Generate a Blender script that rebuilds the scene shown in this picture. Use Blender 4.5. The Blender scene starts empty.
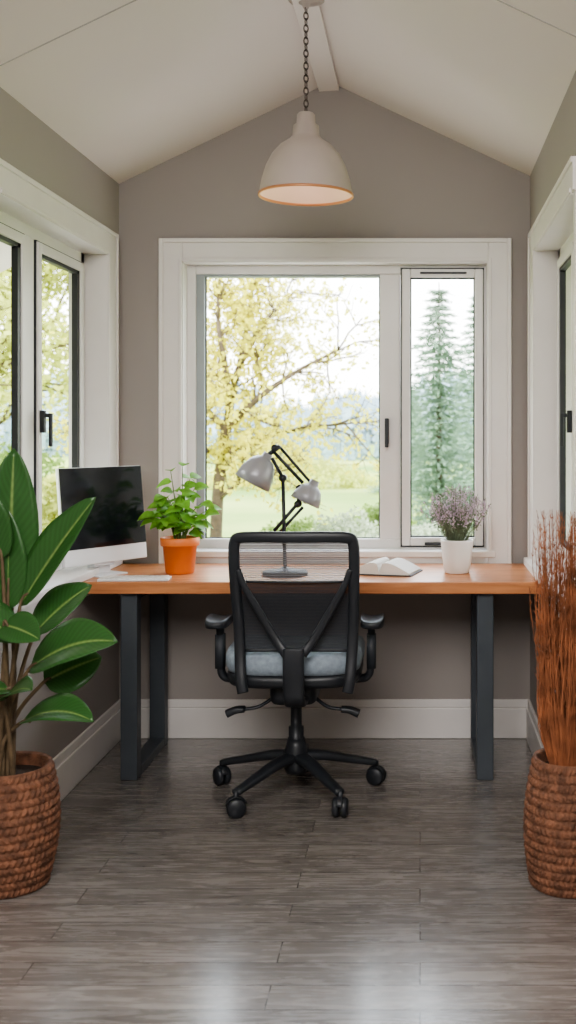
import bpy, bmesh, math, random
from mathutils import Vector, Matrix
random.seed(7)
F=1080.0; CX=420.0; CY=430.0; DW=4.6; EZ=1.31
def P(px,py,D): return Vector(((px-CX)*D/F, D-DW, EZ-(py-CY)*D/F))
scn=bpy.context.scene
try:
    scn.view_settings.view_transform='AgX'; scn.view_settings.look='AgX - Medium High Contrast'
except Exception as ex: print(ex)
# ------------------------------------------------------------------ materials
def newmat(name):
    m=bpy.data.materials.new(name); m.use_nodes=True
    nt=m.node_tree; b=nt.nodes['Principled BSDF']; return m,nt,b
def mat(name,col,rough=.5,metal=0,var=.08,scale=8,bump=0,bscale=60,stretch=(1,1,1),spec=.5,transl=0,emis=None):
    m,nt,b=newmat(name); N=nt.nodes; L=nt.links
    tc=N.new('ShaderNodeTexCoord'); mp=N.new('ShaderNodeMapping'); mp.inputs['Scale'].default_value=stretch
    L.new(tc.outputs['Object'],mp.inputs['Vector'])
    nz=N.new('ShaderNodeTexNoise'); nz.inputs['Scale'].default_value=scale; nz.inputs['Detail'].default_value=4
    L.new(mp.outputs[0],nz.inputs['Vector'])
    r=N.new('ShaderNodeValToRGB')
    r.color_ramp.elements[0].position=.3; r.color_ramp.elements[1].position=.7
    r.color_ramp.elements[0].color=tuple(c*(1-var) for c in col)+(1,)
    r.color_ramp.elements[1].color=tuple(min(1,c*(1+var)) for c in col)+(1,)
    L.new(nz.outputs['Fac'],r.inputs[0]); L.new(r.outputs[0],b.inputs['Base Color'])
    b.inputs['Roughness'].default_value=rough; b.inputs['Metallic'].default_value=metal
    b.inputs['Specular IOR Level'].default_value=spec
    if bump:
        n2=N.new('ShaderNodeTexNoise'); n2.inputs['Scale'].default_value=bscale; n2.inputs['Detail'].default_value=3
        L.new(mp.outputs[0],n2.inputs['Vector'])
        bp=N.new('ShaderNodeBump'); bp.inputs['Strength'].default_value=bump; bp.inputs['Distance'].default_value=.01
        L.new(n2.outputs['Fac'],bp.inputs['Height']); L.new(bp.outputs[0],b.inputs['Normal'])
    if transl:
        t=N.new('ShaderNodeBsdfTranslucent'); L.new(r.outputs[0],t.inputs['Color'])
        mx=N.new('ShaderNodeMixShader'); mx.inputs[0].default_value=transl
        L.new(b.outputs[0],mx.inputs[1]); L.new(t.outputs[0],mx.inputs[2])
        L.new(mx.outputs[0],N['Material Output'].inputs['Surface'])
    return m
M_wall=mat('wall_paint_taupe',(.36,.328,.306),.85,var=.01,scale=3)
M_ceil=mat('ceiling_paint',(.77,.705,.665),.9,var=.005,scale=2)
M_trim=mat('trim_white',(.78,.75,.725),.45,var=.02)
M_frame=mat('window_frame_white',(.75,.73,.71),.35,var=.02)
M_gask=mat('gasket_dark',(.03,.033,.036),.5)
M_gaskg=mat('sash_grey',(.33,.37,.38),.45)
M_black=mat('black_plastic',(.020,.023,.028),.42,var=.2)
M_blackm=mat('black_nylon',(.03,.035,.042),.55,var=.15,bump=.1,bscale=300)
M_seat=mat('seat_fabric',(.27,.32,.37),.85,var=.15,scale=60,bump=.3,bscale=500)
M_leg=mat('desk_leg_steel',(.075,.088,.102),.45,metal=.2,var=.08)
M_white=mat('white_ceramic',(.78,.76,.73),.3,var=.02)
M_alu=mat('monitor_aluminium',(.76,.77,.79),.35,metal=.1,var=.02)
M_screen=mat('screen_glass_black',(.008,.010,.013),.12,var=.05)
M_terra=mat('orange_pot_glaze',(.76,.21,.05),.45,var=.06,bump=.05)
M_soil=mat('soil',(.04,.025,.017),.95,var=.4,scale=50,bump=1,bscale=80)
M_pend=mat('pendant_enamel',(.45,.39,.35),.5,var=.03)
M_pendin=mat('pendant_inner',(.75,.60,.51),.5,var=.04)
M_rim=mat('pendant_rim_copper',(.60,.28,.14),.4,metal=.3)
M_metal=mat('chain_metal',(.10,.08,.07),.35,metal=.8)
M_lampg=mat('desk_lamp_shade_grey',(.34,.34,.36),.35,metal=.2)
M_lampin=mat('desk_lamp_inner',(.8,.78,.75),.4)
M_paper=mat('paper',(.70,.67,.63),.8,var=.03)
M_cover=mat('book_cover',(.05,.05,.055),.5)
M_stem=mat('stem_brown',(.13,.09,.05),.7,var=.3,scale=30)
M_stemg=mat('stem_green',(.14,.22,.06),.6,var=.2)
M_basket=mat('woven_basket',(.175,.078,.043),.75,var=.5,scale=35,bump=.6,bscale=160)
M_grass=mat('dried_grass',(.31,.115,.052),.85,var=.5,scale=15,transl=.12)
M_heath=mat('heather_flowers',(.62,.48,.58),.8,var=.3,scale=40,transl=.2)
M_heathg=mat('heather_green',(.20,.24,.15),.8,var=.3,scale=30,transl=.2)
M_smleaf=mat('herb_leaf',(.18,.40,.05),.5,var=.35,scale=25,transl=.35)
M_bark=mat('bark',(.11,.08,.055),.9,var=.4,scale=12,bump=.8,bscale=30)
M_yleaf=mat('yellow_leaves',(.72,.66,.11),.7,var=.22,scale=1.5,transl=.5)
M_yg=mat('yellowgreen_leaves',(.55,.57,.15),.7,var=.35,scale=1.2,transl=.45)
M_conif=mat('conifer_needles',(.21,.30,.21),.85,var=.3,scale=3,transl=.3)
M_bush=mat('pale_shrub_leaves',(.42,.47,.33),.8,var=.3,scale=3,transl=.3)
M_bushg=mat('shrub_leaves_green',(.24,.33,.09),.8,var=.35,scale=2,transl=.3)
M_far=mat('far_forest',(.22,.31,.30),.95,var=.25,scale=.5)  # distance haze is mixed into this pale base colour
M_far2=mat('far_forest_hazed_b',(.34,.43,.48),.95,var=.12,scale=.3)  # farther row, bluer and paler: haze painted into the colour
M_bounce=mat('bounce_slab_pale',(.42,.38,.35),.9,var=.1,scale=2)  # neutral tone for the added bounce slab

def mat_leaf():
    m,nt,b=newmat('large_leaf_green'); N=nt.nodes; L=nt.links
    uv=N.new('ShaderNodeUVMap'); sp=N.new('ShaderNodeSeparateXYZ'); L.new(uv.outputs[0],sp.inputs[0])
    s=N.new('ShaderNodeMath'); s.operation='SUBTRACT'; L.new(sp.outputs['Y'],s.inputs[0]); s.inputs[1].default_value=.5
    a=N.new('ShaderNodeMath'); a.operation='ABSOLUTE'; L.new(s.outputs[0],a.inputs[0])
    r=N.new('ShaderNodeValToRGB'); L.new(a.outputs[0],r.inputs[0])
    r.color_ramp.elements[0].position=.0; r.color_ramp.elements[0].color=(.26,.38,.12,1)
    r.color_ramp.elements[1].position=.045; r.color_ramp.elements[1].color=(.045,.13,.035,1)
    ad=N.new('ShaderNodeMath'); ad.operation='MULTIPLY_ADD'; L.new(a.outputs[0],ad.inputs[0]); ad.inputs[1].default_value=-.5; L.new(sp.outputs['X'],ad.inputs[2])
    mu=N.new('ShaderNodeMath'); mu.operation='MULTIPLY'; mu.inputs[1].default_value=95; L.new(ad.outputs[0],mu.inputs[0])
    si=N.new('ShaderNodeMath'); si.operation='SINE'; L.new(mu.outputs[0],si.inputs[0])
    mr=N.new('ShaderNodeMapRange'); mr.inputs[1].default_value=-1; mr.inputs[3].default_value=.90; mr.inputs[4].default_value=1.12; L.new(si.outputs[0],mr.inputs[0])
    mx=N.new('ShaderNodeVectorMath'); mx.operation='SCALE'; L.new(r.outputs[0],mx.inputs[0]); L.new(mr.outputs[0],mx.inputs['Scale'])
    L.new(mx.outputs[0],b.inputs['Base Color']); b.inputs['Roughness'].default_value=.30
    t=N.new('ShaderNodeBsdfTranslucent'); t.inputs['Color'].default_value=(.14,.30,.04,1)
    ms=N.new('ShaderNodeMixShader'); ms.inputs[0].default_value=.22
    L.new(b.outputs[0],ms.inputs[1]); L.new(t.outputs[0],ms.inputs[2]); L.new(ms.outputs[0],N['Material Output'].inputs['Surface'])
    return m
M_leaf=mat_leaf()
def mat_glass():
    m,nt,b=newmat('window_glass'); N=nt.nodes; L=nt.links
    t=N.new('ShaderNodeBsdfTransparent'); t.inputs[0].default_value=(.98,.99,.985,1)
    g=N.new('ShaderNodeBsdfGlossy'); g.inputs['Roughness'].default_value=.02
    ms=N.new('ShaderNodeMixShader'); ms.inputs[0].default_value=.008
    L.new(t.outputs[0],ms.inputs[1]); L.new(g.outputs[0],ms.inputs[2]); L.new(ms.outputs[0],N['Material Output'].inputs['Surface'])
    return m
M_glass=mat_glass()
def mat_mesh(name,col,tr,sc):
    m,nt,b=newmat(name); N=nt.nodes; L=nt.links
    b.inputs['Base Color'].default_value=col+(1,); b.inputs['Roughness'].default_value=.8
    t=N.new('ShaderNodeBsdfTransparent'); ms=N.new('ShaderNodeMixShader')
    tc=N.new('ShaderNodeTexCoord'); w=N.new('ShaderNodeTexWave'); w.bands_direction='Z'; w.inputs['Scale'].default_value=sc
    L.new(tc.outputs['Object'],w.inputs['Vector'])
    mr=N.new('ShaderNodeMapRange'); mr.inputs[3].default_value=tr*.6; mr.inputs[4].default_value=min(1,tr*1.4); L.new(w.outputs['Fac'],mr.inputs[0])
    L.new(mr.outputs[0],ms.inputs[0]); L.new(b.outputs[0],ms.inputs[1]); L.new(t.outputs[0],ms.inputs[2])
    L.new(ms.outputs[0],N['Material Output'].inputs['Surface']); return m
M_meshu=mat_mesh('mesh_upper_grey',(.17,.17,.18),.34,40)
M_meshl=mat_mesh('mesh_lower_dark',(.028,.032,.039),.17,60)
def mat_wood():
    m,nt,b=newmat('desk_wood'); N=nt.nodes; L=nt.links
    tc=N.new('ShaderNodeTexCoord'); mp=N.new('ShaderNodeMapping'); mp.inputs['Scale'].default_value=(1.2,14,14)
    L.new(tc.outputs['Object'],mp.inputs[0])
    nz=N.new('ShaderNodeTexNoise'); nz.inputs['Scale'].default_value=3; nz.inputs['Detail'].default_value=8; nz.inputs['Distortion'].default_value=.6
    L.new(mp.outputs[0],nz.inputs[0]); r=N.new('ShaderNodeValToRGB')
    r.color_ramp.elements[0].position=.3; r.color_ramp.elements[1].position=.72
    r.color_ramp.elements[0].color=(.40,.148,.058,1); r.color_ramp.elements[1].color=(.64,.285,.125,1)
    L.new(nz.outputs[0],r.inputs[0]); L.new(r.outputs[0],b.inputs['Base Color']); b.inputs['Roughness'].default_value=.34
    return m
M_wood=mat_wood()
def mat_floor():
    m,nt,b=newmat('floor_grey_planks'); N=nt.nodes; L=nt.links
    tc=N.new('ShaderNodeTexCoord')
    br=N.new('ShaderNodeTexBrick'); L.new(tc.outputs['Object'],br.inputs['Vector'])
    br.offset=.37; br.inputs['Scale'].default_value=1; br.inputs['Brick Width'].default_value=.95; br.inputs['Row Height'].default_value=.108
    br.inputs['Mortar Size'].default_value=.0018; br.inputs['Mortar Smooth'].default_value=.3; br.inputs['Bias'].default_value=0
    br.inputs['Color1'].default_value=(.84,.84,.84,1); br.inputs['Color2'].default_value=(1.12,1.12,1.12,1); br.inputs['Mortar'].default_value=(.42,.42,.42,1)
    mp=N.new('ShaderNodeMapping'); mp.inputs['Scale'].default_value=(1.9,17,1); L.new(tc.outputs['Object'],mp.inputs[0])
    ad=N.new('ShaderNodeVectorMath'); ad.operation='MULTIPLY_ADD'; L.new(br.outputs['Color'],ad.inputs[0]); ad.inputs[1].default_value=(9,9,9); L.new(mp.outputs[0],ad.inputs[2])
    nz=N.new('ShaderNodeTexNoise'); nz.inputs['Scale'].default_value=2.2; nz.inputs['Detail'].default_value=9; nz.inputs['Roughness'].default_value=.68; nz.inputs['Distortion'].default_value=1.4
    L.new(ad.outputs[0],nz.inputs[0]); r=N.new('ShaderNodeValToRGB'); L.new(nz.outputs[0],r.inputs[0])
    r.color_ramp.elements[0].position=.28; r.color_ramp.elements[0].color=(.098,.084,.075,1)
    r.color_ramp.elements[1].position=.72; r.color_ramp.elements[1].color=(.285,.262,.243,1)
    mx=N.new('ShaderNodeMix'); mx.data_type='RGBA'; mx.blend_type='MULTIPLY'; mx.inputs[0].default_value=1
    L.new(r.outputs[0],mx.inputs[6]); L.new(br.outputs['Color'],mx.inputs[7]); L.new(mx.outputs[2],b.inputs['Base Color'])
    mr=N.new('ShaderNodeMapRange'); mr.inputs[3].default_value=.20; mr.inputs[4].default_value=.34; L.new(nz.outputs[0],mr.inputs[0]); L.new(mr.outputs[0],b.inputs['Roughness'])
    b.inputs['Coat Weight'].default_value=1.0; b.inputs['Coat Roughness'].default_value=.20
    bp=N.new('ShaderNodeBump'); bp.inputs['Strength'].default_value=.16; bp.inputs['Distance'].default_value=.003
    ms=N.new('ShaderNodeMath'); ms.operation='SUBTRACT'; L.new(nz.outputs[0],ms.inputs[0]); L.new(br.outputs['Fac'],ms.inputs[1])
    L.new(ms.outputs[0],bp.inputs['Height']); L.new(bp.outputs[0],b.inputs['Normal'])
    return m
M_floor=mat_floor()
def mat_ground():
    m,nt,b=newmat('meadow'); N=nt.nodes; L=nt.links
    tc=N.new('ShaderNodeTexCoord'); nz=N.new('ShaderNodeTexNoise'); nz.inputs['Scale'].default_value=.12; nz.inputs['Detail'].default_value=8
    L.new(tc.outputs['Object'],nz.inputs[0]); r=N.new('ShaderNodeValToRGB'); L.new(nz.outputs[0],r.inputs[0])
    r.color_ramp.elements[0].position=.35; r.color_ramp.elements[0].color=(.17,.26,.06,1)
    r.color_ramp.elements[1].position=.65; r.color_ramp.elements[1].color=(.38,.42,.13,1)
    L.new(r.outputs[0],b.inputs['Base Color']); b.inputs['Roughness'].default_value=1; b.inputs['Specular IOR Level'].default_value=0.1; return m
M_ground=mat_ground()

# ------------------------------------------------------------------ geometry helpers
def mesh_obj(name,verts,faces,m,smooth=False,M=None,uvs=None):
    me=bpy.data.meshes.new(name); me.from_pydata([tuple(v) for v in verts],[],faces); me.update()
    if M is not None: me.transform(M)
    if smooth: me.polygons.foreach_set('use_smooth',[True]*len(me.polygons))
    if isinstance(m,(list,tuple)):
        for k in m: me.materials.append(k)
    else: me.materials.append(m)
    if uvs:
        ul=me.uv_layers.new(name='UVMap')
        for lp in me.loops: ul.data[lp.index].uv=uvs[lp.vertex_index]
    ob=bpy.data.objects.new(name,me); scn.collection.objects.link(ob); return ob
def fixn(ob):
    bm=bmesh.new(); bm.from_mesh(ob.data); bmesh.ops.recalc_face_normals(bm,faces=bm.faces); bm.to_mesh(ob.data); bm.free(); return ob
def bevel(ob,w,seg=2):
    md=ob.modifiers.new('bevel','BEVEL'); md.width=w; md.segments=seg; md.limit_method='ANGLE'; return ob
def box(name,x0,x1,y0,y1,z0,z1,m,bev=0,M=None):
    v=[(x0,y0,z0),(x1,y0,z0),(x1,y1,z0),(x0,y1,z0),(x0,y0,z1),(x1,y0,z1),(x1,y1,z1),(x0,y1,z1)]
    f=[(0,3,2,1),(4,5,6,7),(0,1,5,4),(1,2,6,5),(2,3,7,6),(3,0,4,7)]
    ob=mesh_obj(name,v,f,m,M=M)
    if bev: bevel(ob,bev)
    return ob
def boxes(name,lst,m,bev=0):
    V=[];Fc=[]
    for (x0,x1,y0,y1,z0,z1) in lst:
        k=len(V)
        V+=[(x0,y0,z0),(x1,y0,z0),(x1,y1,z0),(x0,y1,z0),(x0,y0,z1),(x1,y0,z1),(x1,y1,z1),(x0,y1,z1)]
        Fc+=[tuple(i+k for i in f) for f in [(0,3,2,1),(4,5,6,7),(0,1,5,4),(1,2,6,5),(2,3,7,6),(3,0,4,7)]]
    ob=mesh_obj(name,V,Fc,m)
    if bev: bevel(ob,bev)
    return ob
def prisms(name,polys,y0,y1,m):
    V=[];Fc=[]
    for poly in polys:
        k=len(V); n=len(poly)
        V+=[(p[0],y0,p[1]) for p in poly]+[(p[0],y1,p[1]) for p in poly]
        Fc.append(tuple(k+i for i in range(n))); Fc.append(tuple(k+n+i for i in reversed(range(n))))
        for i in range(n): j=(i+1)%n; Fc.append((k+i,k+n+i,k+n+j,k+j))
    return fixn(mesh_obj(name,V,Fc,m))
def lathe(name,prof,c,m,seg=48,M=None,smooth=True):
    V=[];Fc=[]
    for r,z in prof:
        for i in range(seg):
            a=2*math.pi*i/seg; V.append((c[0]+r*math.cos(a),c[1]+r*math.sin(a),c[2]+z))
    for k in range(len(prof)-1):
        for i in range(seg):
            j=(i+1)%seg; Fc.append((k*seg+i,k*seg+j,(k+1)*seg+j,(k+1)*seg+i))
    ob=mesh_obj(name,V,Fc,m,smooth,M); return ob
def catmull(pts,n=8,closed=False):
    pts=[Vector(p) for p in pts]; out=[]; N=len(pts)
    rng=N if closed else N-1
    for i in range(rng):
        if closed: p0,p1,p2,p3=pts[(i-1)%N],pts[i],pts[(i+1)%N],pts[(i+2)%N]
        else: p0,p1,p2,p3=pts[max(i-1,0)],pts[i],pts[i+1],pts[min(i+2,N-1)]
        for k in range(n):
            t=k/n
            out.append(.5*((2*p1)+(-p0+p2)*t+(2*p0-5*p1+4*p2-p3)*t*t+(-p0+3*p1-3*p2+p3)*t**3))
    if not closed: out.append(pts[-1])
    return out
def sweep(pts,a,b,ref=(0,1,0),closed=False,seg=12,power=2.0,VF=None):
    n=len(pts); ref=Vector(ref).normalized()
    V,Fc=VF if VF is not None else ([],[])
    k0=len(V)
    for i,p in enumerate(pts):
        p=Vector(p)
        if closed: t=(Vector(pts[(i+1)%n])-Vector(pts[(i-1)%n]))
        else: t=Vector(pts[min(i+1,n-1)])-Vector(pts[max(i-1,0)])
        t=t.normalized(); s=t.cross(ref)
        if s.length<1e-4: s=t.cross(Vector((1,0,.01)))
        s.normalize(); d=s.cross(t).normalized()
        aa=a if isinstance(a,(int,float)) else a[0]+(a[1]-a[0])*i/(n-1)
        bb=b if isinstance(b,(int,float)) else b[0]+(b[1]-b[0])*i/(n-1)
        for j in range(seg):
            th=2*math.pi*j/seg; c,sn=math.cos(th),math.sin(th)
            e=2.0/power
            V.append(p+s*aa*math.copysign(abs(c)**e,c)+d*bb*math.copysign(abs(sn)**e,sn))
    rings=n if closed else n-1
    for i in range(rings):
        i2=(i+1)%n
        for j in range(seg):
            j2=(j+1)%seg; Fc.append((k0+i*seg+j,k0+i*seg+j2,k0+i2*seg+j2,k0+i2*seg+j))
    if not closed:
        Fc.append(tuple(k0+j for j in reversed(range(seg)))); Fc.append(tuple(k0+(n-1)*seg+j for j in range(seg)))
    return V,Fc
def sweep_obj(name,pts,a,b,m,ref=(0,1,0),closed=False,seg=12,power=2.0,M=None):
    V,Fc=sweep(pts,a,b,ref,closed,seg,power); return fixn(mesh_obj(name,V,Fc,m,True,M))
def rod(name,p,q,r,m,r2=None,M=None,seg=12):
    return sweep_obj(name,[p,q],[r,r2 or r],[r,r2 or r],m,ref=(.13,.97,.21),seg=seg,M=M)
def group(name,loc,parts):
    e=bpy.data.objects.new(name,None); e.empty_display_size=.1; e.location=loc; scn.collection.objects.link(e)
    T=Matrix.Translation(-Vector(loc))
    for o in parts:
        if o.type=='MESH': o.data.transform(T)
        else: o.location=Vector(o.location)-Vector(loc)
        o.parent=e
    return e

# ------------------------------------------------------------------ room shell
XL,XR=-1.282,.4685; AX,AZ=-.383,2.792; ZL,ZR=2.358,2.392
def ceil(x):
    return AZ+(x-AX)*(AZ-ZL)/(AX-XL) if x<AX else AZ+(x-AX)*(ZR-AZ)/(XR-AX)
T=.15; YE=-1.38; YB=-6.4; OL,OR=-2.3,1.7
wx0,wx1,wz0,wz1=-1.009,.290,.790,2.025
prisms('wall_back',[[(XL-T,0),(wx0,0),(wx0,ceil(wx0)),(XL-T,ceil(XL-T))],
  [(wx1,0),(XR+T,0),(XR+T,ceil(XR+T)),(wx1,ceil(wx1))],
  [(wx0,0),(wx1,0),(wx1,wz0),(wx0,wz0)],
  [(wx0,wz1),(wx1,wz1),(wx1,ceil(wx1)),(AX,AZ),(wx0,ceil(wx0))]],0,T,M_wall)
lz0,lz1=.775,2.03
LY0,LY1=-1.33,-.20
RY0,RY1=-1.33,-.28
for b in [(XL-T,XL,YE,LY0,0,ceil(XL)),(XL-T,XL,LY1,0,0,ceil(XL)),(XL-T,XL,LY0,LY1,0,lz0),(XL-T,XL,LY0,LY1,lz1,ceil(XL))]: box('wall_left',*b,M_wall)
for b in [(XR,XR+T,YE,RY0,0,ceil(XR)),(XR,XR+T,RY1,0,0,ceil(XR)),(XR,XR+T,RY0,RY1,0,lz0),(XR,XR+T,RY0,RY1,lz1,ceil(XR))]: box('wall_right',*b,M_wall)
prisms('wall_return_left',[[(OL,0),(XL-T,0),(XL-T,ceil(XL-T)),(OL,ceil(OL))]],YE,YE+T,M_wall)
prisms('wall_return_right',[[(XR+T,0),(OR,0),(OR,ceil(OR)),(XR+T,ceil(XR+T))]],YE,YE+T,M_wall)
box('wall_outer_left',OL-T,OL,YB,YE+T,0,ceil(OL),M_wall)
box('wall_outer_right',OR,OR+T,YB,YE+T,0,ceil(OR),M_wall)
prisms('wall_front',[[(OL-T,0),(OR+T,0),(OR+T,ceil(OR+T)),(AX,AZ),(OL-T,ceil(OL-T))]],YB-T,YB,M_wall)
box('floor',OL-T,OR+T,YB-T,T,-.1,0,M_floor)
ct=.14
prisms('ceiling',[[(OL-T-.2,ceil(OL-T-.2)),(AX,AZ),(AX,AZ+ct),(OL-T-.2,ceil(OL-T-.2)+ct)],
  [(AX,AZ),(OR+T+.2,ceil(OR+T+.2)),(OR+T+.2,ceil(OR+T+.2)+ct),(AX,AZ+ct)]],YB-T-.2,T+.25,M_ceil)
rx0,rx1=-.430,-.345
rb=prisms('trim_ridge',[[(rx0,ceil(rx0)),(rx0,ceil(rx0)-.018),(rx1,ceil(rx1)-.018),(rx1,ceil(rx1)),(AX,AZ)]],YB,0,M_ceil)
M_seam=mat('seam_grey',(.42,.39,.37),.9)
for k,(y,xa,xb) in enumerate([(-1.43,OL,rx0),(-1.59,rx1,OR),(-3.3,OL,rx0),(-3.3,rx1,OR)]):
    prisms('trim_seam_%d'%(k+1),[[(xa,ceil(xa)),(xb,ceil(xb)),(xb,ceil(xb)-.002),(xa,ceil(xa)-.002)]],y,y+.005,M_seam)
def bb(name,lst):
    boxes(name,lst,M_trim,.004)
bb('baseboard_back',[(XL,XR,-.018,0,0,.13),(XL,XR,-.012,0,.13,.165)])
bb('baseboard_left',[(XL,XL+.018,YE,-.018,0,.13),(XL,XL+.012,YE,-.012,.13,.165)])
bb('baseboard_right',[(XR-.018,XR,YE,-.018,0,.13),(XR-.012,XR,YE,-.012,.13,.165)])

# windows --------------------------------------------------------
def ring(x0,x1,z0,z1,w,y0,y1):
    return [(x0,x0+w,y0,y1,z0,z1),(x1-w,x1,y0,y1,z0,z1),(x0+w,x1-w,y0,y1,z1-w,z1),(x0+w,x1-w,y0,y1,z0,z0+w)]
parts=[]
c=.097
parts.append(boxes('casing',[(wx0-c,wx0,-.022,0,.70,wz1+c),(wx1,wx1+c,-.022,0,.70,wz1+c),(wx0,wx1,-.022,0,wz1,wz1+c)],M_trim,.004))
parts.append(boxes('casing_lip',[(wx0-c,wx0-c+.018,-.034,-.022,.70,wz1+c),(wx1+c-.018,wx1+c,-.034,-.022,.70,wz1+c),(wx0-c+.018,wx1+c-.018,-.034,-.022,wz1+c-.018,wz1+c),
   (wx0-.014,wx0,-.030,-.022,wz0,wz1+.014),(wx1,wx1+.014,-.030,-.022,wz0,wz1+.014),(wx0,wx1,-.030,-.022,wz1,wz1+.014)],M_trim,.003))
parts.append(box('sill',wx0-.03,wx1+.03,-.036,.06,wz0-.02,wz0+.008,M_trim,.005))
parts.append(box('apron',wx0,wx1,-.02,0,.70,wz0-.02,M_trim,.003))
fy0,fy1=.060,.12
parts.append(boxes('frame',ring(wx0,wx1,wz0+.008,wz1,.042,fy0,fy1)+[(-.173,-.085,fy0,fy1,wz0+.05,wz1-.042)],M_frame,.004))
parts.append(boxes('reveal',[(wx0,wx0+.004,-.02,fy0,wz0,wz1),(wx1-.004,wx1,-.02,fy0,wz0,wz1),(wx0,wx1,-.02,fy0,wz1-.004,wz1)],M_trim))
gx0,gx1,gz0,gz1=-.932,-.173,.838,1.983
parts.append(boxes('sash_left',[(-.967,gx0,fy0+.01,fy1,wz0+.05,wz1-.042),(gx0,gx1,fy0+.012,fy1,wz1-.052,wz1-.042)],M_gaskg,.002))
parts.append(boxes('gasket_left',ring(gx0,gx1,gz0,gz1,.006,fy0+.03,fy0+.036),M_gask))
sx0,sx1=-.078,.272
parts.append(boxes('sash_right',ring(sx0,sx1,wz0+.022,wz1-.022,.036,fy0-.018,fy1-.02),M_frame,.005))
parts.append(boxes('gasket_right',ring(sx0-.006,sx1+.004,wz0+.016,wz1-.016,.008,fy0-.006,fy0+.002)+ring(sx0+.036,sx1-.036,wz0+.058,wz1-.058,.006,fy0+.0,fy0+.012),M_gask))
parts.append(boxes('glass',[(gx0,gx1,.092,.096,gz0,gz1),(sx0+.03,sx1-.03,.092,.096,wz0+.05,wz1-.05)],M_glass))
parts.append(boxes('handle',[(-.152,-.134,.045,.062,1.25,1.36),(-.150,-.136,.028,.045,1.24,1.27),(-.151,-.135,.020,.032,1.235,1.36)],M_black,.003))
parts.append(boxes('latch',[(.02,.10,.028,.043,wz0+.026,wz0+.038)],M_gask,.003))
parts.append(boxes('vent_bar',[(0.0,.20,.036,.043,wz1-.044,wz1-.036)],M_gask,.001))
group('window_1',((wx0+wx1)/2,0,wz0),parts)

def side_window(name,X,s,y0,y1,mull,glasses,hy):
    def bx(a0,a1,ya,yb,za,zb):
        xa,xb=X+s*a0,X+s*a1; return (min(xa,xb),max(xa,xb),ya,yb,za,zb)
    ps=[]; c=.085; ov=-.012
    yy=y1+(c*1.6 if s<0 else c*2.4)
    ps.append(boxes('casing',[bx(ov,0,y1,yy,lz0-.03,lz1+.1),bx(-.004,0,y0-.04,y0,lz0-.03,lz1),bx(ov,0,y0-.04,y1,lz1,lz1+.1)],M_trim,.002))
    ps.append(boxes('casing_lip',[bx(ov-.006,ov,yy-.018,yy,lz0-.03,lz1+.1),bx(ov-.006,ov,y0-.04,yy-.018,lz1+.082,lz1+.1),bx(ov-.005,ov,y0,y1,lz1,lz1+.014),bx(ov-.005,ov,y1,y1+.014,lz0,lz1+.014)],M_trim,.002))
    ps.append(boxes('reveal',[bx(ov,.085,y1-.004,y1,lz0,lz1),bx(0,.085,y0,y0+.004,lz0,lz1),bx(ov,.085,y0,y1,lz1-.004,lz1)],M_trim))
    ps.append(boxes('sill',[bx(-.035,.09,y0-.04,y1+.0,lz0-.028,lz0+.002),bx(-.035,0,y1,yy,lz0-.028,lz0+.002)],M_trim,.004))
    ps.append(boxes('apron',[bx(-.012,0,y0-.04,yy,lz0-.10,lz0-.028)],M_trim,.003))
    fr=[bx(.085,.135,y0,y0+.04,lz0,lz1),bx(.085,.135,y1-.045,y1,lz0,lz1),bx(.085,.135,y0,y1,lz1-.045,lz1),bx(.085,.135,y0,y1,lz0,lz0+.05)]
    for m in mull: fr.append(bx(.085,.115,m[0],m[1],lz0+.05,lz1-.045))
    ps.append(boxes('frame',fr,M_frame,.003))
    sa=[];gk=[];gl=[]
    for (a,b_) in glasses:
        w=.036
        for (p,q,r,t) in [(a,a+w,lz0+.055,lz1-.05),(b_-w,b_,lz0+.055,lz1-.05),(a+w,b_-w,lz0+.055,lz0+.055+w),(a+w,b_-w,lz1-.05-w,lz1-.05)]:
            sa.append(bx(.072,.105,p,q,r,t))
        w2=.014; a2,b2,zz0,zz1=a+w,b_-w,lz0+.055+w,lz1-.05-w
        for (p,q,r,t) in [(a2,a2+w2,zz0,zz1),(b2-w2*2,b2,zz0,zz1),(a2,b2,zz0,zz0+w2),(a2,b2,zz1-w2,zz1)]:
            gk.append(bx(.078,.100,p,q,r,t))
        w3=.005
        for (p,q,r,t) in [(a-w3,a,lz0+.05,lz1-.045),(b_,b_+w3,lz0+.05,lz1-.045),(a,b_,lz1-.05,lz1-.045)]:
            gk.append(bx(.08,.088,p,q,r,t))
        gl.append(bx(.095,.098,a+w,b_-w,zz0,zz1))
    ps.append(boxes('sash',sa,M_frame,.003)); ps.append(boxes('gasket',gk,M_gask)); ps.append(boxes('glass',gl,M_glass))
    ps.append(boxes('handle',[bx(.055,.072,hy-.012,hy+.012,1.30,1.38),bx(.035,.055,hy-.007,hy+.007,1.355,1.37),bx(.030,.042,hy-.008,hy+.008,1.25,1.37)],M_black,.003))
    group(name,(X,(y0+y1)/2,lz0),ps)
side_window('window_2',XL,-1,LY0,LY1,[(-.875,-.775)],[(-.765,-.25),(LY0+.045,-.885)],-.745)
side_window('window_3',XR,1,RY0,RY1,[(-.86,-.78)],[(-.77,-.33),(RY0+.045,-.87)],-.75)

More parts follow.
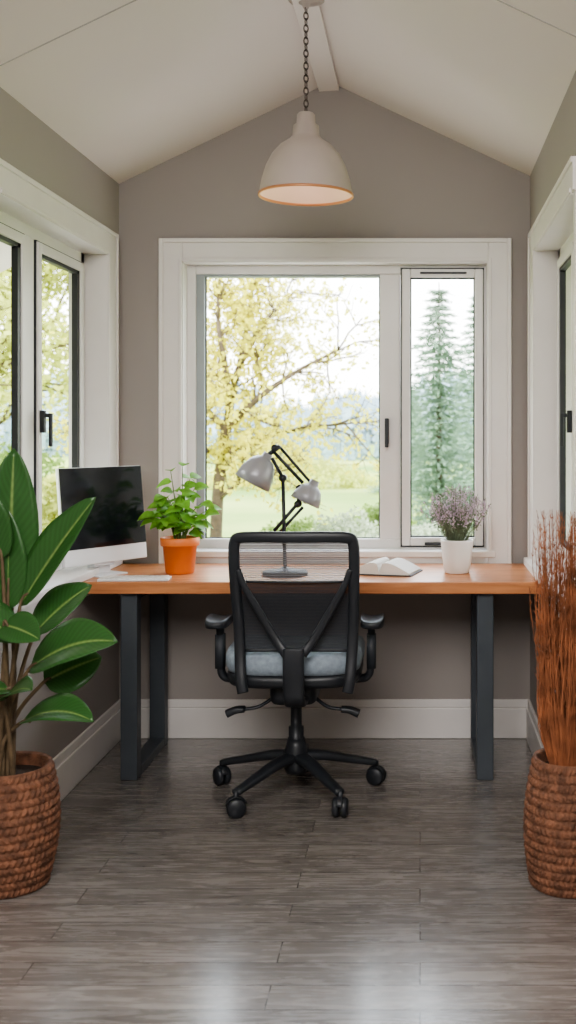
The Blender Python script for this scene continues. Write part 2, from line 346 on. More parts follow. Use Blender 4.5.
# ------------------------------------------------------------------ desk
dk=[]
DZ=.747; DF=-.60
dk.append(box('top',-1.262,.447,DF,-.040,DZ-.045,DZ,M_wood,.004))
def legset(x0,x1,nm):
    w=.06; ya,yb=-.565,-.07
    return [box('leg_front_'+nm,x0,x1,ya,ya+w,0.0,DZ-.045,M_leg,.004),box('leg_rear_'+nm,x0,x1,yb-w,yb,0.0,DZ-.045,M_leg,.004),
            box('foot_bar_'+nm,x0,x1,ya+w,yb-w,0,.035,M_leg,.003),box('top_bar_'+nm,x0,x1,ya+w,yb-w,DZ-.075,DZ-.045,M_leg,.003)]
dk+=legset(-1.120,-1.057,'a')+legset(.212,.275,'b')
group('desk',(-.41,-.32,0),dk)

# ------------------------------------------------------------------ chair
C=Vector((-.447,-.70,0)); ch=[]
MC=Matrix.Translation(C)
MB=Matrix.Translation(C+Vector((.022,0,0)))
def yb(z):
    return -.235-.05*max(0,(z-.62))/.34+ .03*math.exp(-((z-.62)/.12)**2)
def bk(x,z,dy=0): return Vector((x,yb(z)+dy+.42*x*x,z))
half=[(.0,.951),(.12,.951),(.185,.947),(.2,.928),(.203,.87),(.201,.78),(.197,.66),(.192,.55),(.186,.46),(.178,.415)]
pl=[bk(-x,z) for x,z in reversed(half)]+[bk(x,z) for x,z in half[1:]]
ch.append(sweep_obj('back_frame',catmull(pl,6),.019,.015,M_black,ref=(0,1,0),power=3,M=MB,seg=16))
def hw(z):
    h=[(zz,xx) for xx,zz in half if xx>.17]; h.sort()
    for i in range(len(h)-1):
        if h[i][0]<=z<=h[i+1][0]:
            t=(z-h[i][0])/(h[i+1][0]-h[i][0]); return h[i][1]+(h[i+1][1]-h[i][1])*t
    return h[0][1] if z<h[0][0] else h[-1][1]
def panel(name,z0,z1,m,wf,dy=0.004,n=14):
    V=[];Fc=[]
    for i in range(n+1):
        z=z0+(z1-z0)*i/n; w=wf(z)
        for j in range(n+1):
            x=-w+2*w*j/n; V.append(bk(x,z,dy+.02*(1-(x/w)**2)))
    for i in range(n):
        for j in range(n):
            a=i*(n+1)+j; Fc.append((a,a+1,a+n+2,a+n+1))
    return mesh_obj(name,V,Fc,m,True,MB)
ch.append(panel('mesh_upper',.795,.945,M_meshu,hw))
ch.append(panel('mesh_lower',.555,.795,M_meshl,lambda z:hw(z)-.0))
ch.append(sweep_obj('mesh_seam',[bk(-.19+.38*i/10,.795,.012) for i in range(11)],.004,.004,M_black,M=MB))
ch.append(sweep_obj('mesh_hem',[bk(-.185+.37*i/10,.555,.02*(1-((-1+.2*i))**2)) for i in range(11)],.006,.006,M_black,M=MB))
for s in (-1,1):
    ch.append(sweep_obj('y_brace_%d'%(1 if s<0 else 2),catmull([bk(s*.190,.84,-.006),bk(s*.165,.775,-.014),bk(s*.115,.685,-.024),bk(s*.065,.60,-.034),bk(s*.028,.55,-.036)],6),[.010,.016],.010,M_black,M=MB,power=3))
ch.append(sweep_obj('spine',catmull([Vector((0,-.272,.575)),Vector((0,-.275,.53)),Vector((0,-.268,.45)),Vector((0,-.235,.385)),Vector((0,-.12,.365))],6),.036,.014,M_black,ref=(0,1,.001),M=MB,power=4,seg=16))
def cushion(name,hx,hy,z0,z1,cy,m,e=4.0,n=44,M=MC):
    V=[];Fc=[]; prof=[(0,0),(.6,0),(.9,.02),(.97,.12),(1,.4),(1,.65),(.97,.88),(.9,.97),(.75,1),(.4,1),(0,1)]
    for r,h in prof:
        for i in range(n):
            a=2*math.pi*i/n; c,s=math.cos(a),math.sin(a)
            x=hx*r*math.copysign(abs(c)**(2/e),c); y=hy*r*math.copysign(abs(s)**(2/e),s)
            z=z0+(z1-z0)*h
            if h>.5: z+=.010*(x/hx)**2-(.03*max(0,y/hy-.5))
            V.append((x,cy+y,z))
    for k in range(len(prof)-1):
        for i in range(n):
            j=(i+1)%n; Fc.append((k*n+i,k*n+j,(k+1)*n+j,(k+1)*n+i))
    return mesh_obj(name,V,Fc,m,True,M)
ch.append(cushion('seat_cushion',.243,.235,.458,.535,.035,M_seat))
ch.append(cushion('seat_pan',.238,.228,.415,.466,.035,M_black))
ch.append(cushion('mechanism',.085,.13,.345,.428,.0,M_black,e=5))
for s in (-1,1):
    t='1' if s<0 else '2'
    ob=cushion('arm_pad_'+t,.043,.11,.608,.634,.0,M_black,e=3.4,n=28); ob.data.transform(Matrix.Translation((s*.276,0,0))); ch.append(ob)
    ch.append(sweep_obj('arm_post_'+t,catmull([Vector((s*.272,-.01,.612)),Vector((s*.272,-.01,.55)),Vector((s*.270,-.01,.47)),Vector((s*.262,-.01,.428)),Vector((s*.22,0,.412)),Vector((s*.06,0,.405))],6),.013,.022,M_black,M=MC,power=3.5))
    ch.append(sweep_obj('arm_sleeve_'+t,[Vector((s*.272,-.01,.455)),Vector((s*.272,-.01,.575))],.017,.027,M_blackm,M=MC,power=4))
    ch.append(sweep_obj('lever_'+t,catmull([Vector((s*.07,-.06,.362)),Vector((s*.12,-.09,.335)),Vector((s*.17,-.10,.328))],5),.006,.008,M_black,M=MC))
    ch.append(sweep_obj('lever_paddle_'+t,catmull([Vector((s*.17,-.10,.328)),Vector((s*.20,-.10,.325)),Vector((s*.232,-.10,.312))],5),[.010,.014],.020,M_black,M=MC,power=3))
ch.append(lathe('gas_lift',[(0,.10),(.027,.10),(.027,.24),(.020,.242),(.020,.33),(.034,.335),(.04,.36),(0,.36)],C,M_black,28))
ch.append(lathe('base_hub',[(0,.075),(.036,.075),(.046,.095),(.048,.135),(.036,.175),(.030,.20),(0,.20)],C,M_black,32))
R=.300
for k,a in enumerate([90,18,162,-54,-126]):
    a=math.radians(a); d=Vector((math.cos(a),math.sin(a),0)); sd=Vector((-d.y,d.x,0))
    pts=catmull([d*.02+Vector((0,0,.135)),d*.10+Vector((0,0,.128)),d*.20+Vector((0,0,.105)),d*R+Vector((0,0,.082))],5)
    ch.append(sweep_obj('base_leg_%d'%(k+1),pts,[.019,.011],[.030,.017],M_black,ref=sd,M=MC,power=3.2))
    ch.append(rod('caster_stem_%d'%(k+1),d*R+Vector((0,0,.045)),d*R+Vector((0,0,.088)),.009,M_black,M=MC))
    ax=Vector((math.cos(a+.9),math.sin(a+.9),0)); pr=d*(R)+Vector((0,0,.033))
    V=[];Fc=[]
    for sg in (-1,1):
        k0=len(V); n=28; prof=[(0,.004),(.030,.004),(.033,.008),(.033,.020),(.027,.026),(0,.027)]
        up=Vector((0,0,1)); q=ax.cross(up)
        for r,h in prof:
            for i in range(n):
                th=2*math.pi*i/n; V.append(pr+ax*h*sg+(up*math.cos(th)+q*math.sin(th))*r)
        for kk in range(len(prof)-1):
            for i in range(n):
                j=(i+1)%n; Fc.append((k0+kk*n+i,k0+kk*n+j,k0+(kk+1)*n+j,k0+(kk+1)*n+i))
    ch.append(fixn(mesh_obj('caster_wheels_%d'%(k+1),V,Fc,M_black,True,MC)))
    ch.append(sweep_obj('caster_hood_%d'%(k+1),[pr+q*(.036*math.cos(t))+up*(.036*math.sin(t)) for t in [i*math.pi/10 for i in range(1,10)]],.003,.012,M_black,ref=ax,M=MC))
group('office_chair',C,ch)

# ------------------------------------------------------------------ monitor
BL=Vector((-1.318,-.590,0)); BR=Vector((-1.100,-.242,0))
u=(BR-BL).normalized(); W=(BR-BL).length; nrm=Vector((u.y,-u.x,0)); tl=math.radians(6)
upv=(Vector((0,0,1))*math.cos(tl)-nrm*math.sin(tl)); fn=(nrm*math.cos(tl)+Vector((0,0,1))*math.sin(tl))
O=Vector((BL.x,BL.y,.797)); H=.372
MM=Matrix(((u.x,fn.x,upv.x,O.x),(u.y,fn.y,upv.y,O.y),(u.z,fn.z,upv.z,O.z),(0,0,0,1)))
mo=[box('housing',0,W,-.018,0,0,H,M_alu,.004,M=MM),box('screen',.002,W-.002,0,.002,.062,H-.002,M_screen,0,M=MM)]
mid=(BL+BR)/2
mo.append(box('neck',W/2-.05,W/2+.05,-.055,-.018,-.012,.12,M_alu,.004,M=MM))
MF=Matrix(((u.x,nrm.x,0,mid.x),(u.y,nrm.y,0,mid.y),(0,0,1,DZ),(0,0,0,1)))
mo.append(box('stand_foot',-.070,.075,-.075,.03,0,.007,M_alu,.003,M=MF))
mo.append(box('stand_riser',-.05,.05,-.060,-.040,0,.05,M_alu,.003,M=MF))
group('desktop_monitor',(mid.x,mid.y,DZ),mo)
kx=[]
KM=Matrix.Translation((-1.070,-.548,DZ))@Matrix.Rotation(math.radians(3),4,'Z')
kx.append(box('body',-.13,.13,-.042,.042,0,.010,M_alu,.003,M=KM))
kb=[]
for r in range(5):
    for c_ in range(13):
        x=-.122+c_*.0189; y=-.038+r*.0155; kb.append((x,x+.016,y,y+.013,.010,.013))
o=boxes('keys',kb,M_white); o.data.transform(KM); kx.append(o)
group('keyboard',(-1.070,-.548,DZ),kx)

# ------------------------------------------------------------------ desk lamp (two heads)
DL=4.20; lp=[]
base=P(285,572,DL); base.z=DZ
lp.append(lathe('base',[(0,0),(.088,0),(.09,.006),(.085,.016),(.03,.022),(.012,.03),(0,.03)],base,M_black,40))
def LP(px,py,dd=0): return P(px,py,DL+dd)
lp.append(rod('post',base+Vector((0,0,.02)),LP(283,478),.0075,M_black))
lp.append(rod('lower_arm',LP(274,531),LP(298,503),.007,M_black))
lp.append(rod('lower_arm_b',LP(279,533,.02),LP(303,507,.02),.006,M_black))
lp.append(rod('arm_link',LP(298,503),LP(300,490),.007,M_black))
lp.append(rod('upper_arm_a',LP(272,450),LP(303,483),.007,M_black))
lp.append(rod('upper_arm_b',LP(279,446,.02),LP(311,483,.02),.006,M_black))
lp.append(rod('cross_arm',LP(272,458),LP(283,478),.007,M_black))
lp.append(rod('top_link',LP(264,458),LP(280,446),.009,M_black))
for nme,(px,py) in {'joint_a':(275,448),'joint_b':(283,478),'joint_c':(300,488),'joint_d':(298,504)}.items():
    c0=LP(px,py); lp.append(rod(nme,c0-Vector((0,.018,0)),c0+Vector((0,.024,0)),.014,M_black,seg=20))
def shade(nm,apex,direc,r,h):
    d=Vector(direc).normalized(); q=d.to_track_quat('Z','Y').to_matrix().to_4x4()
    MMx=Matrix.Translation(apex)@q
    pr=[(0,-.02),(.018*1,-.02),(.020,.0),(.34*r+.012,.008),(.72*r,.25*h),(.92*r,.6*h),(r,h),(r*.97,h),(.89*r,.6*h),(.68*r,.25*h),(.2*r,.03),(0,.03)]
    ob=lathe(nm,pr,(0,0,0),[M_lampg,M_lampin],36,M=MMx)
    for i,p in enumerate(ob.data.polygons): p.material_index=1 if i//36>=6 else 0
    b=lathe(nm+'_bulb',[(0,.03),(.012,.03),(.02,.045),(.022,.06),(.014,.075),(0,.08)],(0,0,0),M_lampin,16,M=MMx)
    return [ob,b]
lp+=shade('shade_a',LP(266,458),(-.55,-.05,-1),.074,.110)
lp+=shade('shade_b',LP(313,485),(-.35,-.1,-.75),.060,.075)
group('desk_lamp',base,lp)

# ------------------------------------------------------------------ leaves helpers
def leaf_grid(VF,UV,B,Tp,W,face,sag=.0,fold=.25,n=12,m=6,shape=0,wave=0):
    V,Fc=VF; B=Vector(B);Tp=Vector(Tp); d=Tp-B; L=d.length; dn=d.normalized(); face=Vector(face)
    side=dn.cross(face).normalized(); nm=side.cross(dn).normalized(); k0=len(V)
    for i in range(n+1):
        t=i/n
        if shape==0: w=math.sin(math.pi*min(1,t**.8))**.65
        else: w=(math.sin(math.pi*t**.62))**.8
        w=max(w,.0)
        ctr=B+d*t+Vector((0,0,1))*sag*4*t*(1-t)*L
        for j in range(m+1):
            s=-1+2*j/m
            V.append(ctr+side*s*w*W/2+nm*(abs(s)*fold*w*W/2)+nm*wave*math.sin(t*14+j)*abs(s)*W)
            UV.append((t,j/m))
    for i in range(n):
        for j in range(m):
            a=k0+i*(m+1)+j; Fc.append((a,a+1,a+m+2,a+m+1))
def basket(name,c,prof,h,rows=15,ns=48):
    sub=6; seg=336; V=[];Fc=[]
    tot=rows*sub
    for i in range(tot+1):
        t=i/tot; row=int(min(i,tot-1)/sub); ph=(i%sub)/sub
        for j in range(seg):
            th=2*math.pi*j/seg
            coil=abs(math.sin(math.pi*(i/sub)))**.6
            st=.5+.5*math.sin(ns*th+(ph*3.4)*(1 if row%2 else -1)+row*1.4)
            r=prof(t)+.0085*coil*(.35+.65*st)
            V.append((r*math.cos(th),r*math.sin(th),h*t))
    for i in range(tot):
        for j in range(seg):
            j2=(j+1)%seg; Fc.append((i*seg+j,i*seg+j2,(i+1)*seg+j2,(i+1)*seg+j))
    o1=mesh_obj('basket_weave',V,Fc,M_basket,True,Matrix.Translation(c))
    o2=lathe('basket_inner',[(0,.004),(prof(0)-.003,.004),(prof(.5)-.006,h*.5),(prof(1)-.012,h-.002),(prof(1)+.004,h+.004),(prof(1)+.004,h-.004)],c,M_basket,48)
    o3=lathe('soil',[(0,h-.03),(prof(.9)-.008,h-.035)],c,M_soil,32)
    return [o1,o2,o3]
DPc=3.115
pc=P(8,0,DPc); pc.z=0
hp=.345
pfL=lambda t: .094+.046*math.sin(math.pi*min(1,.08+t*.72))-.004*t
bp_=basket('b',pc,pfL,hp)
V,Fc,UV=[],[],[]
def LL(px,py,dd=0): return P(px,py,DPc+dd)
root=pc+Vector((0,0,hp-.04))
specs=[
 ((8,596,.0),(14,448,.0),.155,(.35,-1,.15),0,.2),
 ((20,606,0),(96,497,-.05),.13,(-.3,-1,.6),.03,.35),
 ((34,634,.03),(92,585,.08),.13,(-.1,-.8,.9),.06,.3),
 ((30,668,-.03),(118,642,-.10),.155,(0,-.75,.8),.10,.3),
 ((44,682,.05),(102,657,.08),.14,(-.1,-.9,.3),.03,.2),
 ((22,722,-.05),(94,722,-.14),.12,(0,-.5,1),.12,.3),
 ((18,640,-.05),(-40,610,-.1),.13,(0,-.6,.9),.06,.3),
 ((10,690,-.05),(-35,700,-.14),.11,(0,-.5,1),.1,.3),
 ((4,625,-.08),(40,640,-.16),.10,(0,-.8,.6),.04,.3),
 ((2,560,-.02),(-30,470,-.05),.12,(.1,-1,.2),.0,.3),
 ((4,700,-.08),(32,690,-.20),.09,(0,-.6,.9),.08,.3),
 ((12,600,.04),(48,540,.07),.12,(-.2,-1,.4),.03,.3),
 ((8,612,.0),(-2,500,.0),.13,(.2,-1,.3),.03,.3),
]
SV,SF=[],[]
for b,t,w,fc,sg,fo in specs:
    B=LL(*b); Tt=LL(*t); leaf_grid((V,Fc),UV,B,Tt,w*1.0,fc,sg,fo,16,8,0,.01)
    r0=root+Vector(((random.random()-.5)*.05,(random.random()-.5)*.05,0))
    midp=r0.lerp(B,.55)+Vector((-(B.x-r0.x)*.25,0,.02))
    sweep(catmull([r0,midp,B,B.lerp(Tt,.12)],6),[.008,.0035],[.008,.0035],seg=8,VF=(SV,SF))
lf=mesh_obj('leaves',V,Fc,M_leaf,True,uvs=UV); sd_=lf.modifiers.new('thick','SOLIDIFY'); sd_.thickness=.0012
group('potted_rubber_plant',pc,bp_+[lf,fixn(mesh_obj('stems',SV,SF,M_stem,True))])
DGc=3.12
gc=P(568,0,DGc); gc.z=0; hg=.365
pfR=lambda t: .094+.030*math.sin(math.pi*min(1,.10+t*.82))-.006*t
bg=basket('b',gc,pfR,hg)
V,Fc=[],[]
for k in range(430):
    a=random.random()*6.283; rr=.05*math.sqrt(random.random())
    p0=gc+Vector((rr*math.cos(a),rr*math.sin(a),hg-.04))
    hgt=random.uniform(.38,.76); sp=random.uniform(.0,.085)
    rad=Vector((math.cos(a),math.sin(a),0)); wv=Vector((random.gauss(0,.010),random.gauss(0,.010),0))
    p4=p0+rad*sp*.75+Vector((random.uniform(-.014,.014),random.uniform(-.02,.02),hgt))
    p1=p0.lerp(p4,.3)+rad*.014+wv; p2=p0.lerp(p4,.6)+rad*.012-wv; p3=p0.lerp(p4,.85)+wv*.6
    path=catmull([p0,p1,p2,p3,p4],3)
    sweep(path,[.0017,.0007],[.0017,.0007],seg=3,VF=(V,Fc))
    for q in range(16):
        t=random.random()**.6*.75+.25; b=path[min(len(path)-1,int(t*(len(path)-1)))]
        e=b+Vector((random.gauss(0,.013),random.gauss(0,.013),random.uniform(.008,.034)))
        k0=len(V); V+= [b,b+Vector((.0016,.001,0)),e]; Fc.append((k0,k0+1,k0+2))
group('dried_grass_basket',gc,bg+[mesh_obj('grass_stalks',V,Fc,M_grass,False)])

# orange pot herb ----------------------------------------------
DPo=4.26
oc=P(180,0,DPo); oc.z=DZ
po=[lathe('pot',[(0,0),(.052,0),(.056,.004),(.066,.108),(.074,.108),(.076,.112),(.077,.138),(.074,.141),(.068,.139),(.067,.120),(.0,.120)],oc,M_terra,44)]
po.append(lathe('soil',[(0,.126),(.068,.124)],oc,M_soil,24))
V,Fc,SV,SF=[],[],[],[]
UV=[]
random.seed(11)
for k in range(24):
    tipx=-33+66*((k*.618)%1)
    tz=random.uniform(.05,.27)*(1.08-.5*abs(tipx)/33)
    p0=oc+Vector((random.uniform(-.02,.02),random.uniform(-.02,.02),.12))
    p2=oc+Vector((tipx*DPo/F*.80,random.uniform(-.09,.09),.14+tz))
    sweep(catmull([p0,p0.lerp(p2,.5)+Vector((0,0,.03)),p2],5),[.0028,.0014],[.0028,.0014],seg=6,VF=(SV,SF))
    for q in range(4):
        st=p0.lerp(p2,1-.15*q); aa=random.random()*6.283
        out=Vector((p2.x-oc.x,p2.y-oc.y,0))*.5+Vector((math.cos(aa),math.sin(aa),0))*.05
        out=out.normalized()*random.uniform(.05,.072)+Vector((0,0,random.uniform(-.03,.012)))
        leaf_grid((V,Fc),UV,st,st+out,random.uniform(.038,.052),(0,-.8,1),.12,.25,7,4,1)
po.append(mesh_obj('leaves',V,Fc,M_smleaf,True)); po.append(fixn(mesh_obj('stems',SV,SF,M_stemg,True)))
group('potted_herb',oc,po)
# heather --------------------------------------------------------
hc=P(457,0,DPo); hc.z=DZ
ph=[lathe('pot',[(0,0),(.046,0),(.050,.004),(.058,.06),(.064,.122),(.066,.130),(.063,.132),(.058,.128),(.057,.112),(0,.112)],hc,M_white,44),lathe('soil',[(0,.118),(.058,.117)],hc,M_soil,24)]
V1,F1,V2,F2=[],[],[],[]
def addtri(V,Fc,p,s):
    a=Vector((random.gauss(0,1),random.gauss(0,1),random.gauss(0,1))).normalized(); b=a.orthogonal().normalized(); c=a.cross(b)
    th=random.random()*6.28; b2=b*math.cos(th)+c*math.sin(th); c2=a.cross(b2)
    k=len(V); V+=[p-b2*s-c2*s*.6,p+b2*s-c2*s*.6,p+b2*s+c2*s*.6,p-b2*s+c2*s*.6]; Fc.append((k,k+1,k+2,k+3))
for k in range(120):
    a=random.random()*6.283; sp=random.uniform(0,1)**.7
    p0=hc+Vector((math.cos(a)*.03*sp,math.sin(a)*.03*sp,.115))
    hgt=random.uniform(.14,.235)*(1.05-.35*sp*sp); wd=.110*sp
    if k%17==0: wd*=1.3
    p2=p0+Vector((math.cos(a)*wd,math.sin(a)*wd,hgt)); p1=p0.lerp(p2,.5)+Vector((math.cos(a)*.012,math.sin(a)*.012,.012))
    path=catmull([p0,p1,p2],6); sweep(path,[.0012,.0008],[.0012,.0008],seg=4,VF=(V2,F2))
    for q in range(36):
        t=random.uniform(.3,1); p=path[int(t*(len(path)-1))]+Vector((random.gauss(0,.004),random.gauss(0,.004),random.gauss(0,.006)))
        if t>.5 and random.random()<.7: addtri(V1,F1,p,random.uniform(.0028,.0048))
        else: addtri(V2,F2,p,random.uniform(.002,.004))
ph+=[mesh_obj('flowers',V1,F1,M_heath),mesh_obj('foliage',V2,F2,M_heathg)]
group('potted_heather',hc,ph)
# open book ------------------------------------------------------
bc=Vector((P(385,0,4.20).x,-.34,DZ)); bo=[]
BM=Matrix.Translation(bc)@Matrix.Rotation(math.radians(-14),4,'Z')
bo.append(box('cover',-.128,.128,-.095,.095,0,.005,M_cover,.001,M=BM))
V,Fc=[],[]; n=24
for yy in (-.09,.09):
    for i in range(n+1):
        x=-.12+.24*i/n; ax_=abs(x)/.12; z=.011+.038*math.sin(math.pi*min(1,(ax_)**.55))**.8*(1-.35*ax_)+.006*(1-ax_)
        if abs(x)<.002: z=.010
        V.append((x,yy,z))
for yy in (-.09,.09):
    for i in range(n+1): V.append((-.12+.24*i/n,yy,.005))
s=n+1
for i in range(n):
    Fc+=[(i,i+1,s+i+1,s+i),(2*s+i,2*s+i+1,i+1,i),(s+i,s+i+1,3*s+i+1,3*s+i)]
Fc+=[(0,s,3*s,2*s),(n,2*s+n,3*s+n,s+n)]
bo.append(fixn(mesh_obj('pages',V,Fc,M_paper,False,BM)))
group('open_book',bc,bo)

# ------------------------------------------------------------------ pendant
DPd=3.65; k=DPd/F
pd=P(306,0,DPd); zc=lambda py: EZ-(py-CY)*k
outer=[(0,zc(112)),(7*k,zc(113)),(9*k,zc(115)),(9.5*k,zc(124)),(13*k,zc(126)),(13.5*k,zc(136)),(17*k,zc(140)),(26*k,zc(146)),(34*k,zc(155)),(40*k,zc(167)),(44*k,zc(180)),(46*k,zc(190)),(47*k,zc(195.5))]
ps=[lathe('shade_outer',outer,(pd.x,pd.y,0),M_pend,64)]
inner=[(46.6*k,zc(195.5)),(45*k,zc(189)),(42.5*k,zc(179)),(38.5*k,zc(168)),(32.5*k,zc(157)),(24*k,zc(149)),(12*k,zc(145)),(0,zc(144))]
ps.append(lathe('shade_inner',inner,(pd.x,pd.y,0),M_pendin,64))
ps.append(lathe('rim',[(46.2*k,zc(194)),(47.5*k,zc(194)),(47.6*k,zc(196.5)),(46.2*k,zc(196.5)),(46.2*k,zc(194))],(pd.x,pd.y,0),M_rim,64))
ps.append(lathe('bulb',[(0,zc(150)),(4*k,zc(150)),(5*k,zc(160)),(9*k,zc(168)),(10*k,zc(174)),(7*k,zc(181)),(0,zc(184))],(pd.x,pd.y,0),M_lampin,24))
ct_=ceil(pd.x)
ps.append(lathe('canopy',[(0,ct_+.01),(.068,ct_+.005),(.068,ct_-.022),(.055,ct_-.034),(.014,ct_-.040),(.010,ct_-.055),(0,ct_-.055)],(pd.x,pd.y,0),M_pend,40))
V,Fc=[],[]
z=ct_-.05; zend=zc(113); nl=int((z-zend)/.0205); stp=(z-zend)/nl
for i in range(nl):
    zz=z-stp*(i+.5); pts=[]
    for j in range(14):
        t=2*math.pi*j/14; a_=.0068*math.cos(t); b_=.0135*math.sin(t)
        pts.append(Vector((pd.x+(a_ if i%2 else a_*.35),pd.y+(a_*.35 if i%2 else a_),zz+b_)))
    sweep(pts,.0021,.0021,ref=((0,1,0) if i%2 else (1,0,0)),closed=True,seg=6,VF=(V,Fc))
ps.append(mesh_obj('chain',V,Fc,M_metal,True))
ld=bpy.data.lights.new('bulb_light','POINT'); ld.energy=.6; ld.color=(1,.80,.64); ld.shadow_soft_size=.03
lo=bpy.data.objects.new('bulb_light',ld); lo.location=(pd.x,pd.y,zc(190)); scn.collection.objects.link(lo); ps.append(lo)
group('pendant_lamp',(pd.x,pd.y,ct_),ps)

# ------------------------------------------------------------------ outside
GZ=-.6
V,Fc=[],[]
nx,ny=60,60
for i in range(ny+1):
    yy=-12+ (i/ny)**2*310
    for j in range(nx+1):
        xx=-160+320*j/nx
        hz=GZ+max(0,(yy-40))*.004+ .25*math.sin(xx*.09+1)*max(0,min(1,(yy-8)/40))*math.sin(yy*.06)
        V.append((xx,yy,hz))
for i in range(ny):
    for j in range(nx):
        a=i*(nx+1)+j; Fc.append((a,a+1,a+nx+2,a+nx+1))
mesh_obj('meadow_ground',V,Fc,M_ground,True)
box('bounce_slab',-4.0,3.2,-9,3.5,GZ-.03,GZ+.02,M_bounce,.005)  # added slab out of view, bounces neutral light up to the ceiling
def forest(name,y0,y1,n,h0,h1,m,seed):
    random.seed(seed); V,Fc=[],[]
    for k in range(n):
        x=random.uniform(-75,45); y=random.uniform(y0,y1); h=random.uniform(h0,h1)*(1+.22*math.sin(x*.13)+.1*math.sin(x*.5)); r=h*random.uniform(.13,.26); b=GZ-.3
        for lay in range(5):
            k0=len(V); zb=b+h*lay*.18; zt=b+h*min(1,(lay*.18+.38)); rr=r*(1-lay*.17); ns=7
            for i in range(ns):
                a=6.283*i/ns+lay; q=random.uniform(.7,1.3); V.append((x+rr*q*math.cos(a),y+rr*q*math.sin(a),zb+random.uniform(-.1,.1)*h*.3))
            V.append((x+random.gauss(0,.04)*h*.3,y,zt))
            for i in range(ns): Fc.append((k0+i,k0+(i+1)%ns,k0+ns))
    mesh_obj(name,V,Fc,m)
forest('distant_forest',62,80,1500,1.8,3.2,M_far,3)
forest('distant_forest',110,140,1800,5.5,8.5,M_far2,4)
def leafmeshes(name,base,V,Fc,LV,LF,lm):
    group(name,base,[mesh_obj('trunk_branches',V,Fc,M_bark,True),mesh_obj('leaves',LV,LF,lm)])
def twig(V,Fc,tips,p,d,L,r,lv,depth,spread):
    pts=[p]; q=p.copy(); dd=d.copy()
    for s in range(4):
        dd=(dd+Vector((random.gauss(0,.13),random.gauss(0,.13),random.gauss(0,.10)+.03))).normalized(); q=q+dd*L/4; pts.append(q.copy())
    sweep(pts,[r,r*.6],[r,r*.6],seg=6,ref=(.3,.9,.2),VF=(V,Fc))
    if lv>=2:
        for s in pts[1:]: tips.append(s)
    if lv<depth:
        for c in range(random.choice([2,3,3]) if lv else 5):
            t=random.choice([2,3,4]) if lv else random.choice([2,3,3,4])
            ax=Vector((random.gauss(0,1),random.gauss(0,1),random.gauss(0,.45))).normalized()
            twig(V,Fc,tips,pts[t],(dd*.9+ax*spread).normalized(),L*random.uniform(.62,.82),r*.55,lv+1,depth,spread)
def tree(name,base,h,seed,lm,nleaf,lsize,lean=(0,0,0),spread=.9,depth=5):
    random.seed(seed); V,Fc=[],[]; LV,LF=[],[]; tips=[]
    twig(V,Fc,tips,Vector(base),(Vector((0,0,1))+Vector(lean)).normalized(),h*.36,h*.022,0,depth,spread)
    for k in range(nleaf):
        p=random.choice(tips); s=.16
        addtri(LV,LF,p+Vector((random.gauss(0,s),random.gauss(0,s),random.gauss(0,s))),lsize*random.uniform(.6,1.3))
    leafmeshes(name,base,V,Fc,LV,LF,lm)
random.seed(15); TD=12.0
def TP(px,py,dd=0): return P(px,py,TD+dd)
V,Fc,LV,LF,tips=[],[],[],[],[]
tb=TP(214,0); tb.z=GZ-.02
limbs=[([tb,TP(217,510),TP(222,455),TP(228,420)],.075,.055),
 ([TP(228,420),TP(238,370,.1),TP(262,325,.2),TP(296,290,.1)],.05,.014),
 ([TP(226,430),TP(256,400,-.2),TP(296,372,-.3),TP(338,350,-.3)],.045,.012),
 ([TP(222,455),TP(256,440,.3),TP(306,428,.5),TP(345,424,.4)],.04,.010),
 ([TP(229,420),TP(226,370,-.2),TP(218,320,-.2),TP(222,262,0)],.045,.014),
 ([TP(236,380),TP(246,330,.4),TP(254,285,.5),TP(272,240,.5)],.035,.012),
 ([TP(226,430),TP(196,400,.3),TP(165,375,.4),TP(130,345,.4)],.045,.014),
 ([TP(222,455),TP(190,445,-.3),TP(160,435,-.4),TP(120,430,-.3)],.04,.012),
 ([TP(218,500),TP(236,485,-.2),TP(255,476,-.3),TP(272,474,-.3)],.028,.008)]
for li,(pp,r0,r1) in enumerate(limbs):
    path=catmull(pp,6); sweep(path,[r0,r1],[r0,r1],seg=8,ref=(.3,.9,.2),VF=(V,Fc))
    if li==0: continue
    for j in range(3,len(path)):
        if j%2: continue
        d=(path[j]-path[j-1]).normalized()
        for q in range(2):
            ax=Vector((random.gauss(0,1),random.gauss(0,1),random.gauss(0,1))).normalized()
            twig(V,Fc,tips,path[j],(d*.7+ax).normalized(),random.uniform(.3,.5),.012,1,3,1.0)
for kx_ in range(14500):
    p=random.choice(tips); dens=1.0 if p.x<TP(262,0).x else (.55 if p.x<TP(310,0).x else .34)
    if random.random()>dens: continue
    s=.075; addtri(LV,LF,p+Vector((random.gauss(0,s),random.gauss(0,s),random.gauss(0,s))),.026*random.uniform(.6,1.3))
leafmeshes('yellow_maple_tree',tb,V,Fc,LV,LF,M_yleaf)
tree('yellow_maple_tree',(-7.0,9.2,GZ),6.5,9,M_yg,16000,.034,(.05,0,0),.9)
tree('yellow_maple_tree',(-5.5,6.3,GZ),5.0,12,M_yg,13000,.032,(-.05,0,0),.9)
